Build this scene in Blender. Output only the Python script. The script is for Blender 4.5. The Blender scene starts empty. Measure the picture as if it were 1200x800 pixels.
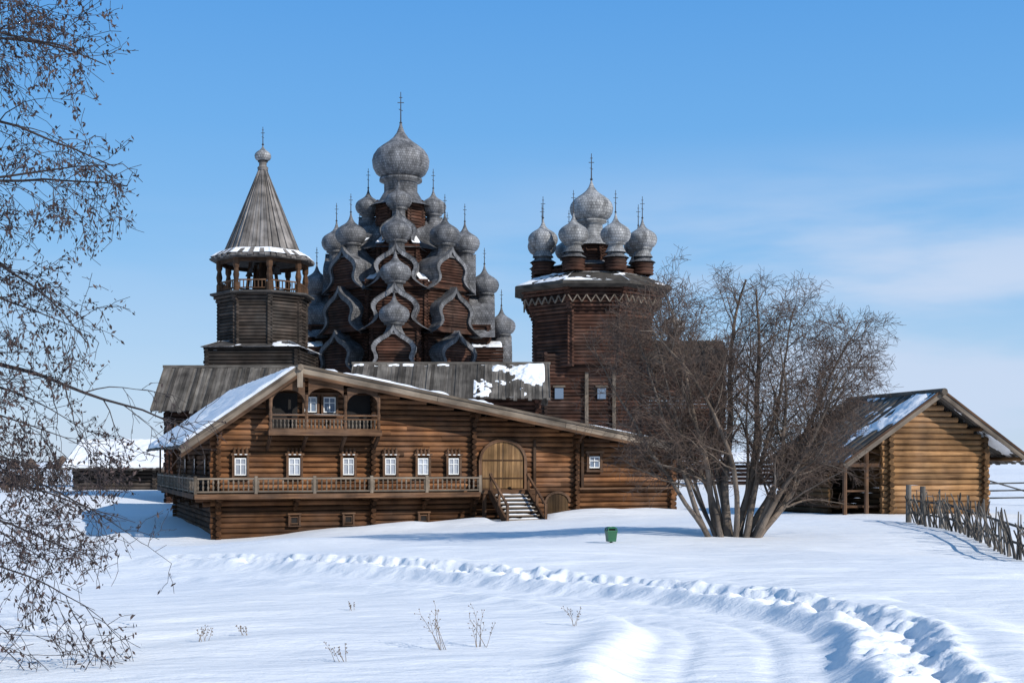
import bpy, math, random
import numpy as np
from mathutils import Vector, Matrix
R=random.Random(7)
scene=bpy.context.scene

# ------------------------------------------------------------------ mesh builder
class MB:
    def __init__(s): s.v=[];s.f=[];s.t=[];s.uv=[]
    def add(s,vs,fs,tone=1.0,uvs=None):
        o=len(s.v)
        s.v.extend([tuple(p) for p in vs])
        s.uv.extend(uvs if uvs is not None else [(p[0]+p[1],p[2]) for p in vs])
        for f in fs:
            s.f.append(tuple(i+o for i in f)); s.t.append(tone)
    def box(s,x0,x1,y0,y1,z0,z1,tone=1.0):
        vs=[(x,y,z) for x in (x0,x1) for y in (y0,y1) for z in (z0,z1)]
        L=(x1-x0,y1-y0,z1-z0); a=L.index(max(L)); b=(a+1)%3; c=(a+2)%3
        off=R.random()*7
        uv=[(p[a]+off,p[b]+p[c]*1.03) for p in vs]
        s.add(vs,[(0,1,3,2),(4,6,7,5),(0,4,5,1),(2,3,7,6),(0,2,6,4),(1,5,7,3)],tone,uv)
    def beam(s,p0,p1,w,h,tone=1.0,up=(0,0,1)):
        p0=Vector(p0);p1=Vector(p1);d=(p1-p0);L=d.length;d.normalize()
        u=Vector(up)
        if abs(d.dot(u))>.98: u=Vector((1,0,0))
        a=d.cross(u).normalized();b=a.cross(d).normalized()
        vs=[];uv=[];off=R.random()*9
        for p,l in ((p0,0),(p1,L)):
            for i,j in ((-1,-1),(1,-1),(1,1),(-1,1)):
                vs.append(p+a*(i*w/2)+b*(j*h/2)); uv.append((l+off,i*w/2+j*h/2))
        s.add(vs,[(0,1,2,3),(7,6,5,4),(0,4,5,1),(1,5,6,2),(2,6,7,3),(3,7,4,0)],tone,uv)
    def cyl(s,p0,p1,r0,r1=None,n=8,tone=1.0,caps=True):
        if r1 is None:r1=r0
        p0=Vector(p0);p1=Vector(p1);d=(p1-p0);L=d.length
        if L<1e-6:return
        d/=L
        u=Vector((0,0,1)) if abs(d.z)<.95 else Vector((1,0,0))
        a=d.cross(u).normalized();b=a.cross(d)
        vs=[];uv=[];off=R.random()*9
        for p,r,l in ((p0,r0,0),(p1,r1,L)):
            for i in range(n):
                t=2*math.pi*i/n
                vs.append(p+a*(r*math.cos(t))+b*(r*math.sin(t))); uv.append((l+off,abs(t-math.pi)*r))
        s.add(vs,[(i,(i+1)%n,n+(i+1)%n,n+i) for i in range(n)],tone,uv)
        if caps:
            s.add(vs[:n],[tuple(range(n-1,-1,-1))],tone*.8,[(0,.1*i) for i in range(n)])
            s.add(vs[n:],[tuple(range(n))],tone*.8,[(0,.1*i) for i in range(n)])
    def lathe(s,cx,cy,prof,n=16,tone=1.0,rot=0,rm=None):
        rm=rm or max(p[0] for p in prof)
        vs=[];uv=[];arc=0;lp=None
        for r,z in prof:
            if lp: arc+=math.hypot(r-lp[0],z-lp[1])
            lp=(r,z)
            for i in range(n+1):
                t=2*math.pi*i/n+rot
                vs.append((cx+r*math.cos(t),cy+r*math.sin(t),z)); uv.append((2*math.pi*i/n*rm,arc))
        fs=[]
        for j in range(len(prof)-1):
            for i in range(n):
                a=j*(n+1)+i
                fs.append((a,a+1,a+n+2,a+n+1))
        s.add(vs,fs,tone,uv)
    def build(s,name,mat,parent=None,smooth=False):
        me=bpy.data.meshes.new(name)
        me.from_pydata(s.v,[],s.f)
        me.update()
        at=me.attributes.new('tone','FLOAT','FACE'); at.data.foreach_set('value',s.t)
        ul=me.uv_layers.new(name='UVMap')
        li=np.empty(len(me.loops),dtype=np.int32); me.loops.foreach_get('vertex_index',li)
        uv=np.array(s.uv,dtype=np.float32)[li].ravel(); ul.data.foreach_set('uv',uv)
        me.polygons.foreach_set('use_smooth',[smooth]*len(me.polygons))
        me.materials.append(mat)
        ob=bpy.data.objects.new(name,me); scene.collection.objects.link(ob)
        if parent: ob.parent=parent
        return ob
def empty(name,loc=(0,0,0),rz=0):
    e=bpy.data.objects.new(name,None); scene.collection.objects.link(e)
    e.location=loc; e.rotation_euler=(0,0,rz); e.empty_display_size=.5
    return e

# ------------------------------------------------------------------ materials
def newmat(name):
    m=bpy.data.materials.new(name); m.use_nodes=True
    nt=m.node_tree; bs=nt.nodes['Principled BSDF']
    return m,nt,bs
def wood(name,c0,c1,rough=.85,sx=.7,sy=14,bump=.5,spec=.15,grey=.35):
    m,nt,bs=newmat(name); N=nt.nodes;Lk=nt.links
    uv=N.new('ShaderNodeUVMap');uv.uv_map='UVMap'
    at=N.new('ShaderNodeAttribute');at.attribute_name='tone'
    mp=N.new('ShaderNodeVectorMath');mp.operation='MULTIPLY';mp.inputs[1].default_value=(sx,sy,1)
    Lk.new(uv.outputs[0],mp.inputs[0])
    cb=N.new('ShaderNodeCombineXYZ')
    mu=N.new('ShaderNodeMath');mu.operation='MULTIPLY';mu.inputs[1].default_value=57
    Lk.new(at.outputs['Fac'],mu.inputs[0]);Lk.new(mu.outputs[0],cb.inputs[2]);Lk.new(mu.outputs[0],cb.inputs[0])
    ad=N.new('ShaderNodeVectorMath');ad.operation='ADD'
    Lk.new(mp.outputs[0],ad.inputs[0]);Lk.new(cb.outputs[0],ad.inputs[1])
    no=N.new('ShaderNodeTexNoise');no.inputs['Scale'].default_value=1;no.inputs['Detail'].default_value=4;no.inputs['Roughness'].default_value=.65
    Lk.new(ad.outputs[0],no.inputs['Vector'])
    rp=N.new('ShaderNodeValToRGB');rp.color_ramp.elements[0].position=.3;rp.color_ramp.elements[1].position=.7
    rp.color_ramp.elements[0].color=(*c0,1);rp.color_ramp.elements[1].color=(*c1,1)
    Lk.new(no.outputs['Fac'],rp.inputs[0])
    tc=N.new('ShaderNodeTexCoord')
    n2=N.new('ShaderNodeTexNoise');n2.inputs['Scale'].default_value=.45;n2.inputs['Detail'].default_value=4;n2.inputs['Roughness'].default_value=.6
    Lk.new(tc.outputs['Object'],n2.inputs['Vector'])
    g=sum(c1)/3
    r3=N.new('ShaderNodeMapRange');r3.inputs[1].default_value=.42;r3.inputs[2].default_value=.68;r3.inputs[3].default_value=0;r3.inputs[4].default_value=grey*1.6
    Lk.new(n2.outputs['Fac'],r3.inputs[0])
    mg=N.new('ShaderNodeMix');mg.data_type='RGBA';mg.inputs['B'].default_value=(g*.78,g*.68,g*.60,1)
    Lk.new(r3.outputs[0],mg.inputs['Factor']);Lk.new(rp.outputs[0],mg.inputs['A'])
    r2=N.new('ShaderNodeMapRange');r2.inputs[1].default_value=.3;r2.inputs[2].default_value=.7;r2.inputs[3].default_value=.55;r2.inputs[4].default_value=1.35
    n4=N.new('ShaderNodeTexNoise');n4.inputs['Scale'].default_value=1.1;n4.inputs['Detail'].default_value=3
    Lk.new(tc.outputs['Object'],n4.inputs['Vector'])
    Lk.new(n4.outputs['Fac'],r2.inputs[0])
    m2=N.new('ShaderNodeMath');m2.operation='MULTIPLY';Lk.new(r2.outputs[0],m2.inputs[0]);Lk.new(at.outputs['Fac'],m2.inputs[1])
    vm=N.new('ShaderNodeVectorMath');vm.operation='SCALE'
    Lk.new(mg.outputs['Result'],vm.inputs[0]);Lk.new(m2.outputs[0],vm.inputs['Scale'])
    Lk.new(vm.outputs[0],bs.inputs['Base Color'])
    bs.inputs['Roughness'].default_value=rough
    bs.inputs['Specular IOR Level'].default_value=spec
    b=N.new('ShaderNodeBump');b.inputs['Strength'].default_value=bump;b.inputs['Distance'].default_value=.03
    Lk.new(no.outputs['Fac'],b.inputs['Height']);Lk.new(b.outputs[0],bs.inputs['Normal'])
    return m
def shingle(name,c0,c1,bw=.24,rh=.26):
    m,nt,bs=newmat(name); N=nt.nodes;Lk=nt.links
    uv=N.new('ShaderNodeUVMap');uv.uv_map='UVMap'
    at=N.new('ShaderNodeAttribute');at.attribute_name='tone'
    br=N.new('ShaderNodeTexBrick');br.inputs['Scale'].default_value=1
    br.inputs['Brick Width'].default_value=bw;br.inputs['Row Height'].default_value=rh
    br.inputs['Mortar Size'].default_value=.028;br.inputs['Mortar Smooth'].default_value=.8
    br.inputs['Color1'].default_value=(*c0,1);br.inputs['Color2'].default_value=(*c1,1)
    br.inputs['Mortar'].default_value=(c0[0]*.5,c0[1]*.5,c0[2]*.5,1)
    Lk.new(uv.outputs[0],br.inputs['Vector'])
    tc=N.new('ShaderNodeTexCoord')
    n2=N.new('ShaderNodeTexNoise');n2.inputs['Scale'].default_value=1.1;n2.inputs['Detail'].default_value=5;n2.inputs['Roughness'].default_value=.65
    mp=N.new('ShaderNodeMapping');mp.inputs['Scale'].default_value=(1.2,1.2,.5)
    Lk.new(tc.outputs['Object'],mp.inputs[0]);Lk.new(mp.outputs[0],n2.inputs['Vector'])
    r2=N.new('ShaderNodeMapRange');r2.inputs[1].default_value=.33;r2.inputs[2].default_value=.68;r2.inputs[3].default_value=.35;r2.inputs[4].default_value=1.45
    Lk.new(n2.outputs['Fac'],r2.inputs[0])
    m2=N.new('ShaderNodeMath');m2.operation='MULTIPLY';Lk.new(r2.outputs[0],m2.inputs[0]);Lk.new(at.outputs['Fac'],m2.inputs[1])
    vm=N.new('ShaderNodeVectorMath');vm.operation='SCALE'
    Lk.new(br.outputs['Color'],vm.inputs[0]);Lk.new(m2.outputs[0],vm.inputs['Scale'])
    Lk.new(vm.outputs[0],bs.inputs['Base Color'])
    bs.inputs['Roughness'].default_value=.58;bs.inputs['Specular IOR Level'].default_value=.3
    b=N.new('ShaderNodeBump');b.inputs['Strength'].default_value=.5;b.inputs['Distance'].default_value=.05;b.invert=True
    Lk.new(br.outputs['Fac'],b.inputs['Height']);Lk.new(b.outputs[0],bs.inputs['Normal'])
    return m
def plain(name,c,rough=.6,spec=.3):
    m,nt,bs=newmat(name);N=nt.nodes;Lk=nt.links
    tc=N.new('ShaderNodeTexCoord');no=N.new('ShaderNodeTexNoise');no.inputs['Scale'].default_value=6;no.inputs['Detail'].default_value=2
    Lk.new(tc.outputs['Object'],no.inputs['Vector'])
    r2=N.new('ShaderNodeMapRange');r2.inputs[3].default_value=.7;r2.inputs[4].default_value=1.2
    Lk.new(no.outputs['Fac'],r2.inputs[0])
    at=N.new('ShaderNodeAttribute');at.attribute_name='tone'
    m2=N.new('ShaderNodeMath');m2.operation='MULTIPLY';Lk.new(r2.outputs[0],m2.inputs[0]);Lk.new(at.outputs['Fac'],m2.inputs[1])
    vm=N.new('ShaderNodeVectorMath');vm.operation='SCALE';vm.inputs[0].default_value=c
    Lk.new(m2.outputs[0],vm.inputs['Scale']);Lk.new(vm.outputs[0],bs.inputs['Base Color'])
    bs.inputs['Roughness'].default_value=rough;bs.inputs['Specular IOR Level'].default_value=spec
    return m
def snowmat(name):
    m,nt,bs=newmat(name);N=nt.nodes;Lk=nt.links
    tc=N.new('ShaderNodeTexCoord')
    mp=N.new('ShaderNodeMapping');mp.inputs['Rotation'].default_value=(0,0,.35);mp.inputs['Scale'].default_value=(.55,1.5,1)
    n1=N.new('ShaderNodeTexNoise');n1.inputs['Scale'].default_value=1.6;n1.inputs['Detail'].default_value=7;n1.inputs['Roughness'].default_value=.62
    n3=N.new('ShaderNodeTexNoise');n3.inputs['Scale'].default_value=.22;n3.inputs['Detail'].default_value=3
    Lk.new(tc.outputs['Object'],mp.inputs[0]);Lk.new(mp.outputs[0],n1.inputs['Vector']);Lk.new(tc.outputs['Object'],n3.inputs['Vector'])
    rp=N.new('ShaderNodeValToRGB');rp.color_ramp.elements[0].position=.3;rp.color_ramp.elements[1].position=.7
    rp.color_ramp.elements[0].color=(.80,.82,.86,1);rp.color_ramp.elements[1].color=(.88,.885,.895,1)
    Lk.new(n3.outputs['Fac'],rp.inputs[0]);Lk.new(rp.outputs[0],bs.inputs['Base Color'])
    bs.inputs['Roughness'].default_value=.6;bs.inputs['Specular IOR Level'].default_value=.2
    b=N.new('ShaderNodeBump');b.inputs['Strength'].default_value=.65;b.inputs['Distance'].default_value=.13
    Lk.new(n1.outputs['Fac'],b.inputs['Height'])
    n5=N.new('ShaderNodeTexNoise');n5.inputs['Scale'].default_value=38;n5.inputs['Detail'].default_value=2
    Lk.new(tc.outputs['Object'],n5.inputs['Vector'])
    b2=N.new('ShaderNodeBump');b2.inputs['Strength'].default_value=.35;b2.inputs['Distance'].default_value=.010
    Lk.new(n5.outputs['Fac'],b2.inputs['Height']);Lk.new(b.outputs[0],b2.inputs['Normal']);Lk.new(b2.outputs[0],bs.inputs['Normal'])
    return m
M_snow=snowmat('snow')
M_log=wood('weathered_logs',(.068,.027,.012),(.265,.122,.052),sy=9,bump=.6,grey=.18)
M_logbarn=wood('barn_logs',(.16,.08,.034),(.42,.235,.105),sy=9,grey=.15)
M_logdark=wood('church_logs',(.028,.013,.009),(.108,.050,.033),sy=5,sx=.4,grey=.3)
M_tower=wood('tower_logs',(.024,.018,.014),(.085,.064,.052),sy=5,sx=.4,grey=.6)
M_plank=wood('grey_planks',(.06,.052,.046),(.21,.19,.165),sy=8)
M_trim=wood('trim_boards',(.13,.10,.075),(.29,.235,.18),sy=12)
M_brown=wood('brown_boards',(.055,.028,.017),(.16,.088,.048),sy=12,grey=.25)
M_door=wood('door_planks',(.13,.07,.032),(.26,.155,.07),sy=12,grey=.2)
M_tent=wood('tent_planks',(.11,.10,.095),(.27,.25,.235),sy=4,sx=.3)
M_shingle=shingle('aspen_shingles',(.125,.125,.13),(.21,.21,.22))
M_shinglel=shingle('aspen_shingles_light',(.26,.26,.265),(.39,.39,.39))
M_white=plain('white_paint',(.72,.72,.70))
M_dark=plain('dark_void',(.015,.013,.012),.9)
M_iron=plain('cross_iron',(.05,.048,.05))
M_bark=wood('bark',(.08,.06,.047),(.23,.18,.14),sy=20,bump=.8,grey=.5)
M_twig=plain('twigs',(.10,.068,.052),.8)
M_twigb=plain('birch_twigs',(.045,.036,.036),.8)
M_leaf=plain('dry_catkins',(.06,.042,.04),.8)
M_green=plain('green_paint',(.02,.11,.05),.4,.5)
M_straw=plain('dry_stalks',(.24,.17,.11),.9)
M_glass,nt,bs=newmat('window_glass')
bs.inputs['Base Color'].default_value=(.12,.16,.22,1);bs.inputs['Roughness'].default_value=.08;bs.inputs['Specular IOR Level'].default_value=.9
M_curtain=plain('window_curtain',(.42,.45,.51),.25,.8)

# ------------------------------------------------------------------ terrain
CP=np.array([(-8,5,1.65),(0,5,1.75),(6,5,1.75),(-8,12,1.65),(0,12,1.75),(4,12,1.75),(8,12,1.6),
(-9,22,1.45),(0,24,1.68),(8,24,1.6),(12,30,1.15),(16,28,.95),(-12,34,.9),(-4,35,1.15),(3,34,1.47),(6,35,1.5),(12,37,1.5),
(-22,45,.35),(-12,47,.3),(-6,49,.65),(0,51,1.15),(5,53,1.25),(13,47,1.6),(20,48,1.45),(26,45,1.1),(10,55,1.3),
(-20,60,.5),(-26,84,1.6),(-42,92,1.1),(-60,80,.6),(0,70,1.3),(15,70,1.5),(32,70,1.7),(0,100,2),(25,120,2.4),(60,120,2.8),(-60,130,.9),
(-100,200,1.0),(0,200,2.2),(60,190,3.6),(120,220,5.2),(-200,400,.8),(0,400,2),(200,400,4.5),(0,900,1.5),(-600,900,.6),(600,900,2.5),(0,-30,1.6),(-60,0,1.2),(60,0,1.2)],float)
def hash2(ix,iy,s):
    v=np.sin(ix*127.1+iy*311.7+s*74.7)*43758.5453
    return v-np.floor(v)
def vn(x,y,s=0):
    ix=np.floor(x);iy=np.floor(y);fx=x-ix;fy=y-iy
    fx=fx*fx*(3-2*fx);fy=fy*fy*(3-2*fy)
    a=hash2(ix,iy,s);b=hash2(ix+1,iy,s);c=hash2(ix,iy+1,s);d=hash2(ix+1,iy+1,s)
    return (a*(1-fx)+b*fx)*(1-fy)+(c*(1-fx)+d*fx)*fy-.5
TR=[(2.6,4),(2.95,7),(3.2,9.2),(3.55,11.3),(3.9,13.0),(3.85,14.5),(3.25,16.0),(2.1,17.8),(.5,19.5),(-1.6,21.8),(-4.3,24.2),(-8,27),(-12,30)]
def catmull(P,n=24):
    out=[]
    P=[np.array(p,float) for p in P];P=[2*P[0]-P[1]]+P+[2*P[-1]-P[-2]]
    for i in range(1,len(P)-2):
        for k in range(n):
            t=k/n
            out.append(.5*((2*P[i])+(-P[i-1]+P[i+1])*t+(2*P[i-1]-5*P[i]+4*P[i+1]-P[i+2])*t*t+(-P[i-1]+3*P[i]-3*P[i+1]+P[i+2])*t**3))
    return np.array(out)
TRK=catmull(TR)
TD=np.gradient(TRK,axis=0);TD/=np.linalg.norm(TD,axis=1)[:,None]
def sstep(a,b,x):
    t=np.clip((x-a)/(b-a),0,1);return t*t*(3-2*t)
def height(x,y):
    x=np.asarray(x,float);y=np.asarray(y,float);shp=x.shape
    x=x.ravel();y=y.ravel();z=np.zeros_like(x)
    num=np.zeros_like(x);den=np.zeros_like(x)
    for cx,cy,cz in CP:
        w=1/((x-cx)**2+(y-cy)**2+(.11*abs(cy)+1)**2)**2
        num+=w*cz;den+=w
    z=num/den
    amp=np.clip((y-2)/40,.15,1)
    z+=amp*(.10*vn(x/6,y/6,1)+.05*vn(x/2.3,y/2.3,2))+.02*vn(x/.7,y/.9,3)+.16*vn(x/3.5+20,y/9,9)*sstep(5,30,y)*(1-sstep(60,90,y))
    q=vn(x*.45+y*.25,y*1.5-x*.5,5);z+=.06*np.clip(q,-.1,.5)*(1-sstep(60,90,y))
    z+=.012*vn(x*1.1+y*.5,y*4,6)+.04*vn(x*.9,y*2.1,8)*vn(x*.3,y*.3,7)*2
    # snow banked up in front of the farmhouse
    hu=(x+11.5)*.9397+(y-50)*.342;hv=-(x+11.5)*.342+(y-50)*.9397
    z+=(.24+.14*vn(hu*.8,hv,31))*np.exp(-((hv+1.9)/.75)**2)*sstep(3,6.5,hu)*(1-sstep(20,23,hu))*(1-sstep(10.2,10.8,hu)*(1-sstep(12.7,13.4,hu)))
    m=(x>-14)&(x<9)&(y>3)&(y<33)
    idx=np.nonzero(m)[0]
    for c in range(0,len(idx),20000):
        ii=idx[c:c+20000]
        dx=x[ii][:,None]-TRK[:,0];dy=y[ii][:,None]-TRK[:,1]
        d2=dx*dx+dy*dy;k=d2.argmin(1);r=np.arange(len(ii))
        cr=TD[k,0]*dy[r,k]-TD[k,1]*dx[r,k]
        s0=np.sqrt(d2[r,k])*np.sign(cr)
        xx=x[ii];yy=y[ii]
        s=s0+.14*vn(xx*1.3,yy*1.3,11)+.06*vn(xx*4,yy*4,16)
        fade=1-sstep(23,31,yy)*.8
        band=np.exp(-(s/.42)**4)
        g=-.085*np.exp(-((s+.05)/.17)**2)+.06*np.exp(-((np.abs(s)-.40)/.13)**2)
        pr=np.clip(vn(xx*3.6,yy*3.6,12)+.12,-.5,.12)
        g+=band*(.24*pr+.13*vn(xx*6.5+3,yy*6.5,17)+.07*vn(xx*13,yy*13,13)+.03*vn(xx*24,yy*24,18))
        sr=s0+.07*vn(xx*.6,yy*.6,14)
        road=sstep(.45,.8,s)*(1-sstep(2.35,2.75,sr))
        g+=-.12*road
        g+=-.022*road*(np.exp(-((sr-1.25)/.11)**2)+np.exp(-((sr-2.05)/.11)**2))+.012*road*vn(xx*5,yy*5,19)+.006*road*vn(xx*16,yy*16,20)
        g+=.10*np.exp(-((s+.95)/.6)**2)-.09*np.exp(-((s+2.4)/.9)**2)
        g+=.05*np.exp(-((sr-2.85)/.22)**2)*(1+.8*vn(xx*3,yy*3,15))
        z[ii]+=g*fade
    return z.reshape(shp)
def H1(x,y): return float(height(np.array([x]),np.array([y]))[0])
def axis(a,b,step,lo,hi,gr=1.06):
    c=list(np.arange(a,b,step));v=b;s=step
    while v<hi: c.append(v);s*=gr;v+=s
    c.append(hi)
    v=a;s=step;l=[]
    while v>lo:
        s*=gr;v-=s;l.append(max(v,lo))
    return np.array(sorted(set(l+c)))
xs=axis(-5.5,5.2,.040,-1500,1500,1.045);ys=axis(8.8,20.5,.045,-80,3000,1.03)
X,Y=np.meshgrid(xs,ys);Z=height(X,Y)
nx,ny=len(xs),len(ys)
ii=np.arange(nx*ny).reshape(ny,nx)
F=np.stack([ii[:-1,:-1],ii[:-1,1:],ii[1:,1:],ii[1:,:-1]],-1).reshape(-1,4)
me=bpy.data.meshes.new('snow_ground')
me.from_pydata(np.stack([X,Y,Z],-1).reshape(-1,3).tolist(),[],F.tolist())
me.polygons.foreach_set('use_smooth',[True]*len(me.polygons));me.materials.append(M_snow)
g=bpy.data.objects.new('snow_ground',me);scene.collection.objects.link(g)

# ------------------------------------------------------------------ shared parts
def tn(a=.6,b=1.25): return R.uniform(a,b)
def snowslab(mb,P00,P10,P11,P01,nx,ny,thick,seed,cover=.5,freq=1.2):
    P=[Vector(p) for p in (P00,P10,P11,P01)]
    n=(P[1]-P[0]).cross(P[3]-P[0]).normalized()
    if n.z<0:n=-n
    U,V=np.meshgrid(np.linspace(0,1,nx),np.linspace(0,1,ny))
    Lx=(P[1]-P[0]).length;Ly=(P[3]-P[0]).length
    A=(U*Lx*.8+V*Ly*.6)*freq;B=(V*Ly*.8-U*Lx*.6)*freq
    q=vn(A,B,seed)+.6*vn(B*2.3+A,A*2.3-B,seed+1)+.3*vn(A*5+B*2,B*5-A*2,seed+2)+.2*vn(A*11,B*11+A,seed+4)
    edge=np.minimum(np.minimum(U,1-U)*Lx,np.minimum(V,1-V)*Ly)
    hgt=thick*np.clip((q+cover)*2.2,-.6,1)*np.clip(edge/.12,0,1)
    hgt=hgt+.25*thick*vn(U*Lx*3,V*Ly*3,seed+3)*(hgt>thick*.5)-.02
    vs=[]
    for j in range(ny):
        for i in range(nx):
            u,v=U[j,i],V[j,i]
            p=P[0]*(1-u)*(1-v)+P[1]*u*(1-v)+P[2]*u*v+P[3]*(1-u)*v
            vs.append(p+n*float(hgt[j,i]))
    fs=[(j*nx+i,j*nx+i+1,(j+1)*nx+i+1,(j+1)*nx+i) for j in range(ny-1) for i in range(nx-1)]
    mb.add(vs,fs)
def plankroof(mb,A0,A1,B0,B1,n,th=.05,jit=.12,t0=.6,t1=1.25,lap=0.02):
    A0,A1,B0,B1=[Vector(p) for p in (A0,A1,B0,B1)]
    nrm=(A1-A0).cross(B0-A0).normalized()
    if nrm.z<0:nrm=-nrm
    for i in range(n):
        a=A0.lerp(A1,(i+.5)/n);b=B0.lerp(B1,(i+.5)/n)
        b=b+(b-a).normalized()*R.uniform(0,jit)
        w=max((A1-A0).length,(B1-B0).length)/n*.97
        off=nrm*(R.uniform(0,lap)+(.5*th if i%2 else 0))
        mb.beam(a+off,b+off,w,th,tn(t0,t1),up=nrm)
def logwall(mb,p0,p1,z0,z1,d,half=False,ext=.28,lim=None,n=10,t0=.5,t1=1.35):
    L=math.hypot(p1[0]-p0[0],p1[1]-p0[1]);ux,uy=(p1[0]-p0[0])/L,(p1[1]-p0[1])/L
    z=z0+(d/2 if half else 0)
    while z<z1:
        a,b=-ext,L+ext
        if lim:
            l=lim(z)
            if l is None: break
            a=max(a,l[0]);b=min(b,l[1])
        if b-a>.15:
            e=R.uniform(-.04,.04);r=d*.5*R.uniform(.985,1.03)
            cuts=[a+e]
            if b-a>9:
                m=int((b-a)/6.5)
                for q in range(1,m): cuts.append(a+(b-a)*q/m+R.uniform(-1.5,1.5))
            cuts.append(b+e)
            for c0,c1 in zip(cuts[:-1],cuts[1:]):
                sg=R.uniform(-.012,.012)
                mb.cyl((p0[0]+ux*c0,p0[1]+uy*c0,z+sg),(p0[0]+ux*c1,p0[1]+uy*c1,z-sg),r,r*R.uniform(.93,1),n,tn(t0,t1))
        z+=d
def logring(mb,cx,cy,rf,z0,z1,d,n=8,rot=math.pi/8,ext=.25,t0=.55,t1=1.3):
    z=z0
    while z<z1:
        r=rf(z)
        P=[(cx+r*math.cos(rot+2*math.pi*i/n),cy+r*math.sin(rot+2*math.pi*i/n)) for i in range(n)]
        for i in range(n):
            a=P[i];b=P[(i+1)%n];L=math.hypot(b[0]-a[0],b[1]-a[1]);ux,uy=(b[0]-a[0])/L,(b[1]-a[1])/L
            zz=z+(d/2 if i%2 else 0)
            mb.cyl((a[0]-ux*ext,a[1]-uy*ext,zz),(b[0]+ux*ext,b[1]+uy*ext,zz),d*.52,d*.52,6,tn(t0,t1))
        z+=d
def cross(mb,x,y,z,h,t=.09):
    mb.cyl((x,y,z-.1),(x,y,z+h),t*.6,t*.3,5,1,False)
    a=h*.10
    mb.box(x-a,x+a,y-t*.3,y+t*.3,z+h*.66,z+h*.66+t*.5)
    mb.box(x-a*.5,x+a*.5,y-t*.3,y+t*.3,z+h*.82,z+h*.82+t*.45)
    mb.beam((x-a*.6,y,z+h*.47),(x+a*.6,y,z+h*.42),t*.5,t*.45)
    mb.lathe(x,y,[(0,z-.05),(t*1.4,z+t*1.2),(0,z+t*3)],8)
ON=[(.60,-.66),(.66,-.62),(.84,-.50),(.97,-.28),(1.02,-.04),(.97,.18),(.83,.36),(.63,.50),(.43,.62),(.27,.75),(.16,.92),(.08,1.14),(.035,1.4)]
MO=[(.62,-.62),(.70,-.58),(.88,-.45),(.99,-.24),(1.02,0),(.97,.19),(.84,.38),(.64,.54),(.44,.68),(.28,.82),(.15,1.0),(.07,1.2),(.02,1.40)]
def onion(mb,mbc,x,y,z,Rr,dz,ch,tone=1.0,n=20,t=.09,drumr=.5,mbd=None):
    mb.lathe(x,y,[(Rr*a,z+Rr*b) for a,b in ON],n,tone)
    d=mbd or mb
    zb=z-Rr*.62
    d.lathe(x,y,[(Rr*drumr*1.5,zb-dz),(Rr*drumr*1.15,zb-dz+.3*Rr),(Rr*drumr,zb-dz+.5*Rr),(Rr*drumr,zb-.14*Rr),(Rr*drumr*1.35,zb-.10*Rr),(Rr*drumr*1.35,zb+.0*Rr),(Rr*.3,zb+.03*Rr)],n,tone*.75)
    cross(mbc,x,y,z+Rr*1.35,ch,t)
BP=[(1.55,-.20),(1.34,-.12),(1.12,-.02),(.95,.08),(.86,.20),(.89,.33),(.99,.46),(1.0,.58),(.87,.72),(.60,.85),(.31,.96),(.12,1.08),(.0,1.22)]
def bochka(ms,mw,cx,cy,ang,rin,rout,zb,hw,hh,tone=1.0,dep=.35):
    ca,sa=math.cos(ang),math.sin(ang)
    def P(r,s,z): return (cx+r*ca-s*sa,cy+r*sa+s*ca,zb+z)
    full=[(-a*hw,b*hh) for a,b in BP]+[(a*hw,b*hh) for a,b in reversed(BP[:-1])]
    n=len(full);arc=[0]
    for i in range(1,n): arc.append(arc[-1]+math.hypot(full[i][0]-full[i-1][0],full[i][1]-full[i-1][1]))
    vs=[P(rin,s,z) for s,z in full]+[P(rout,s,z) for s,z in full]
    uv=[(0,a) for a in arc]+[(rout-rin,a) for a in arc]
    ms.add(vs,[(i,i+1,n+i+1,n+i) for i in range(n-1)],tone,uv)
    k=.80
    inn=[(s*k,(z-.35*hh)*k+.35*hh-.02*hh) for s,z in full]
    vs=[P(rout,s,z) for s,z in full]+[P(rout,s,z) for s,z in inn]
    ms.add(vs,[(i,i+1,n+i+1,n+i) for i in range(n-1)],tone*.95,[(a,0) for a in arc]+[(a,.1) for a in arc])
    vs=[P(rout,s,z) for s,z in inn]+[P(rout-dep,s,z) for s,z in inn]
    ms.add(vs,[(i,i+1,n+i+1,n+i) for i in range(n-1)],tone*.6,[(a,0) for a in arc]+[(a,.3) for a in arc])
    vs=[P(rout-dep,s,z) for s,z in inn]
    m=(n-1)//2
    mw.add(vs,[(i,i+1,n-2-i,n-1-i) for i in range(m-1)]+[(m-1,m,m+1)],.9,[(s,z) for s,z in inn])
    d=.26;z=.1*hh
    while z<.85*hh:
        w=0
        for (a,b),(a2,b2) in zip(BP[:-1],BP[1:]):
            if b*hh<=z<=b2*hh: w=(a+(a2-a)*(z/hh-b)/(b2-b))*hw*.76
        if w>.2: mw.cyl(P(rout-dep+.04,-w,z),P(rout-dep+.04,w,z),d*.5,d*.5,6,tn(.6,1.3),caps=False)
        z+=d
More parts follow.
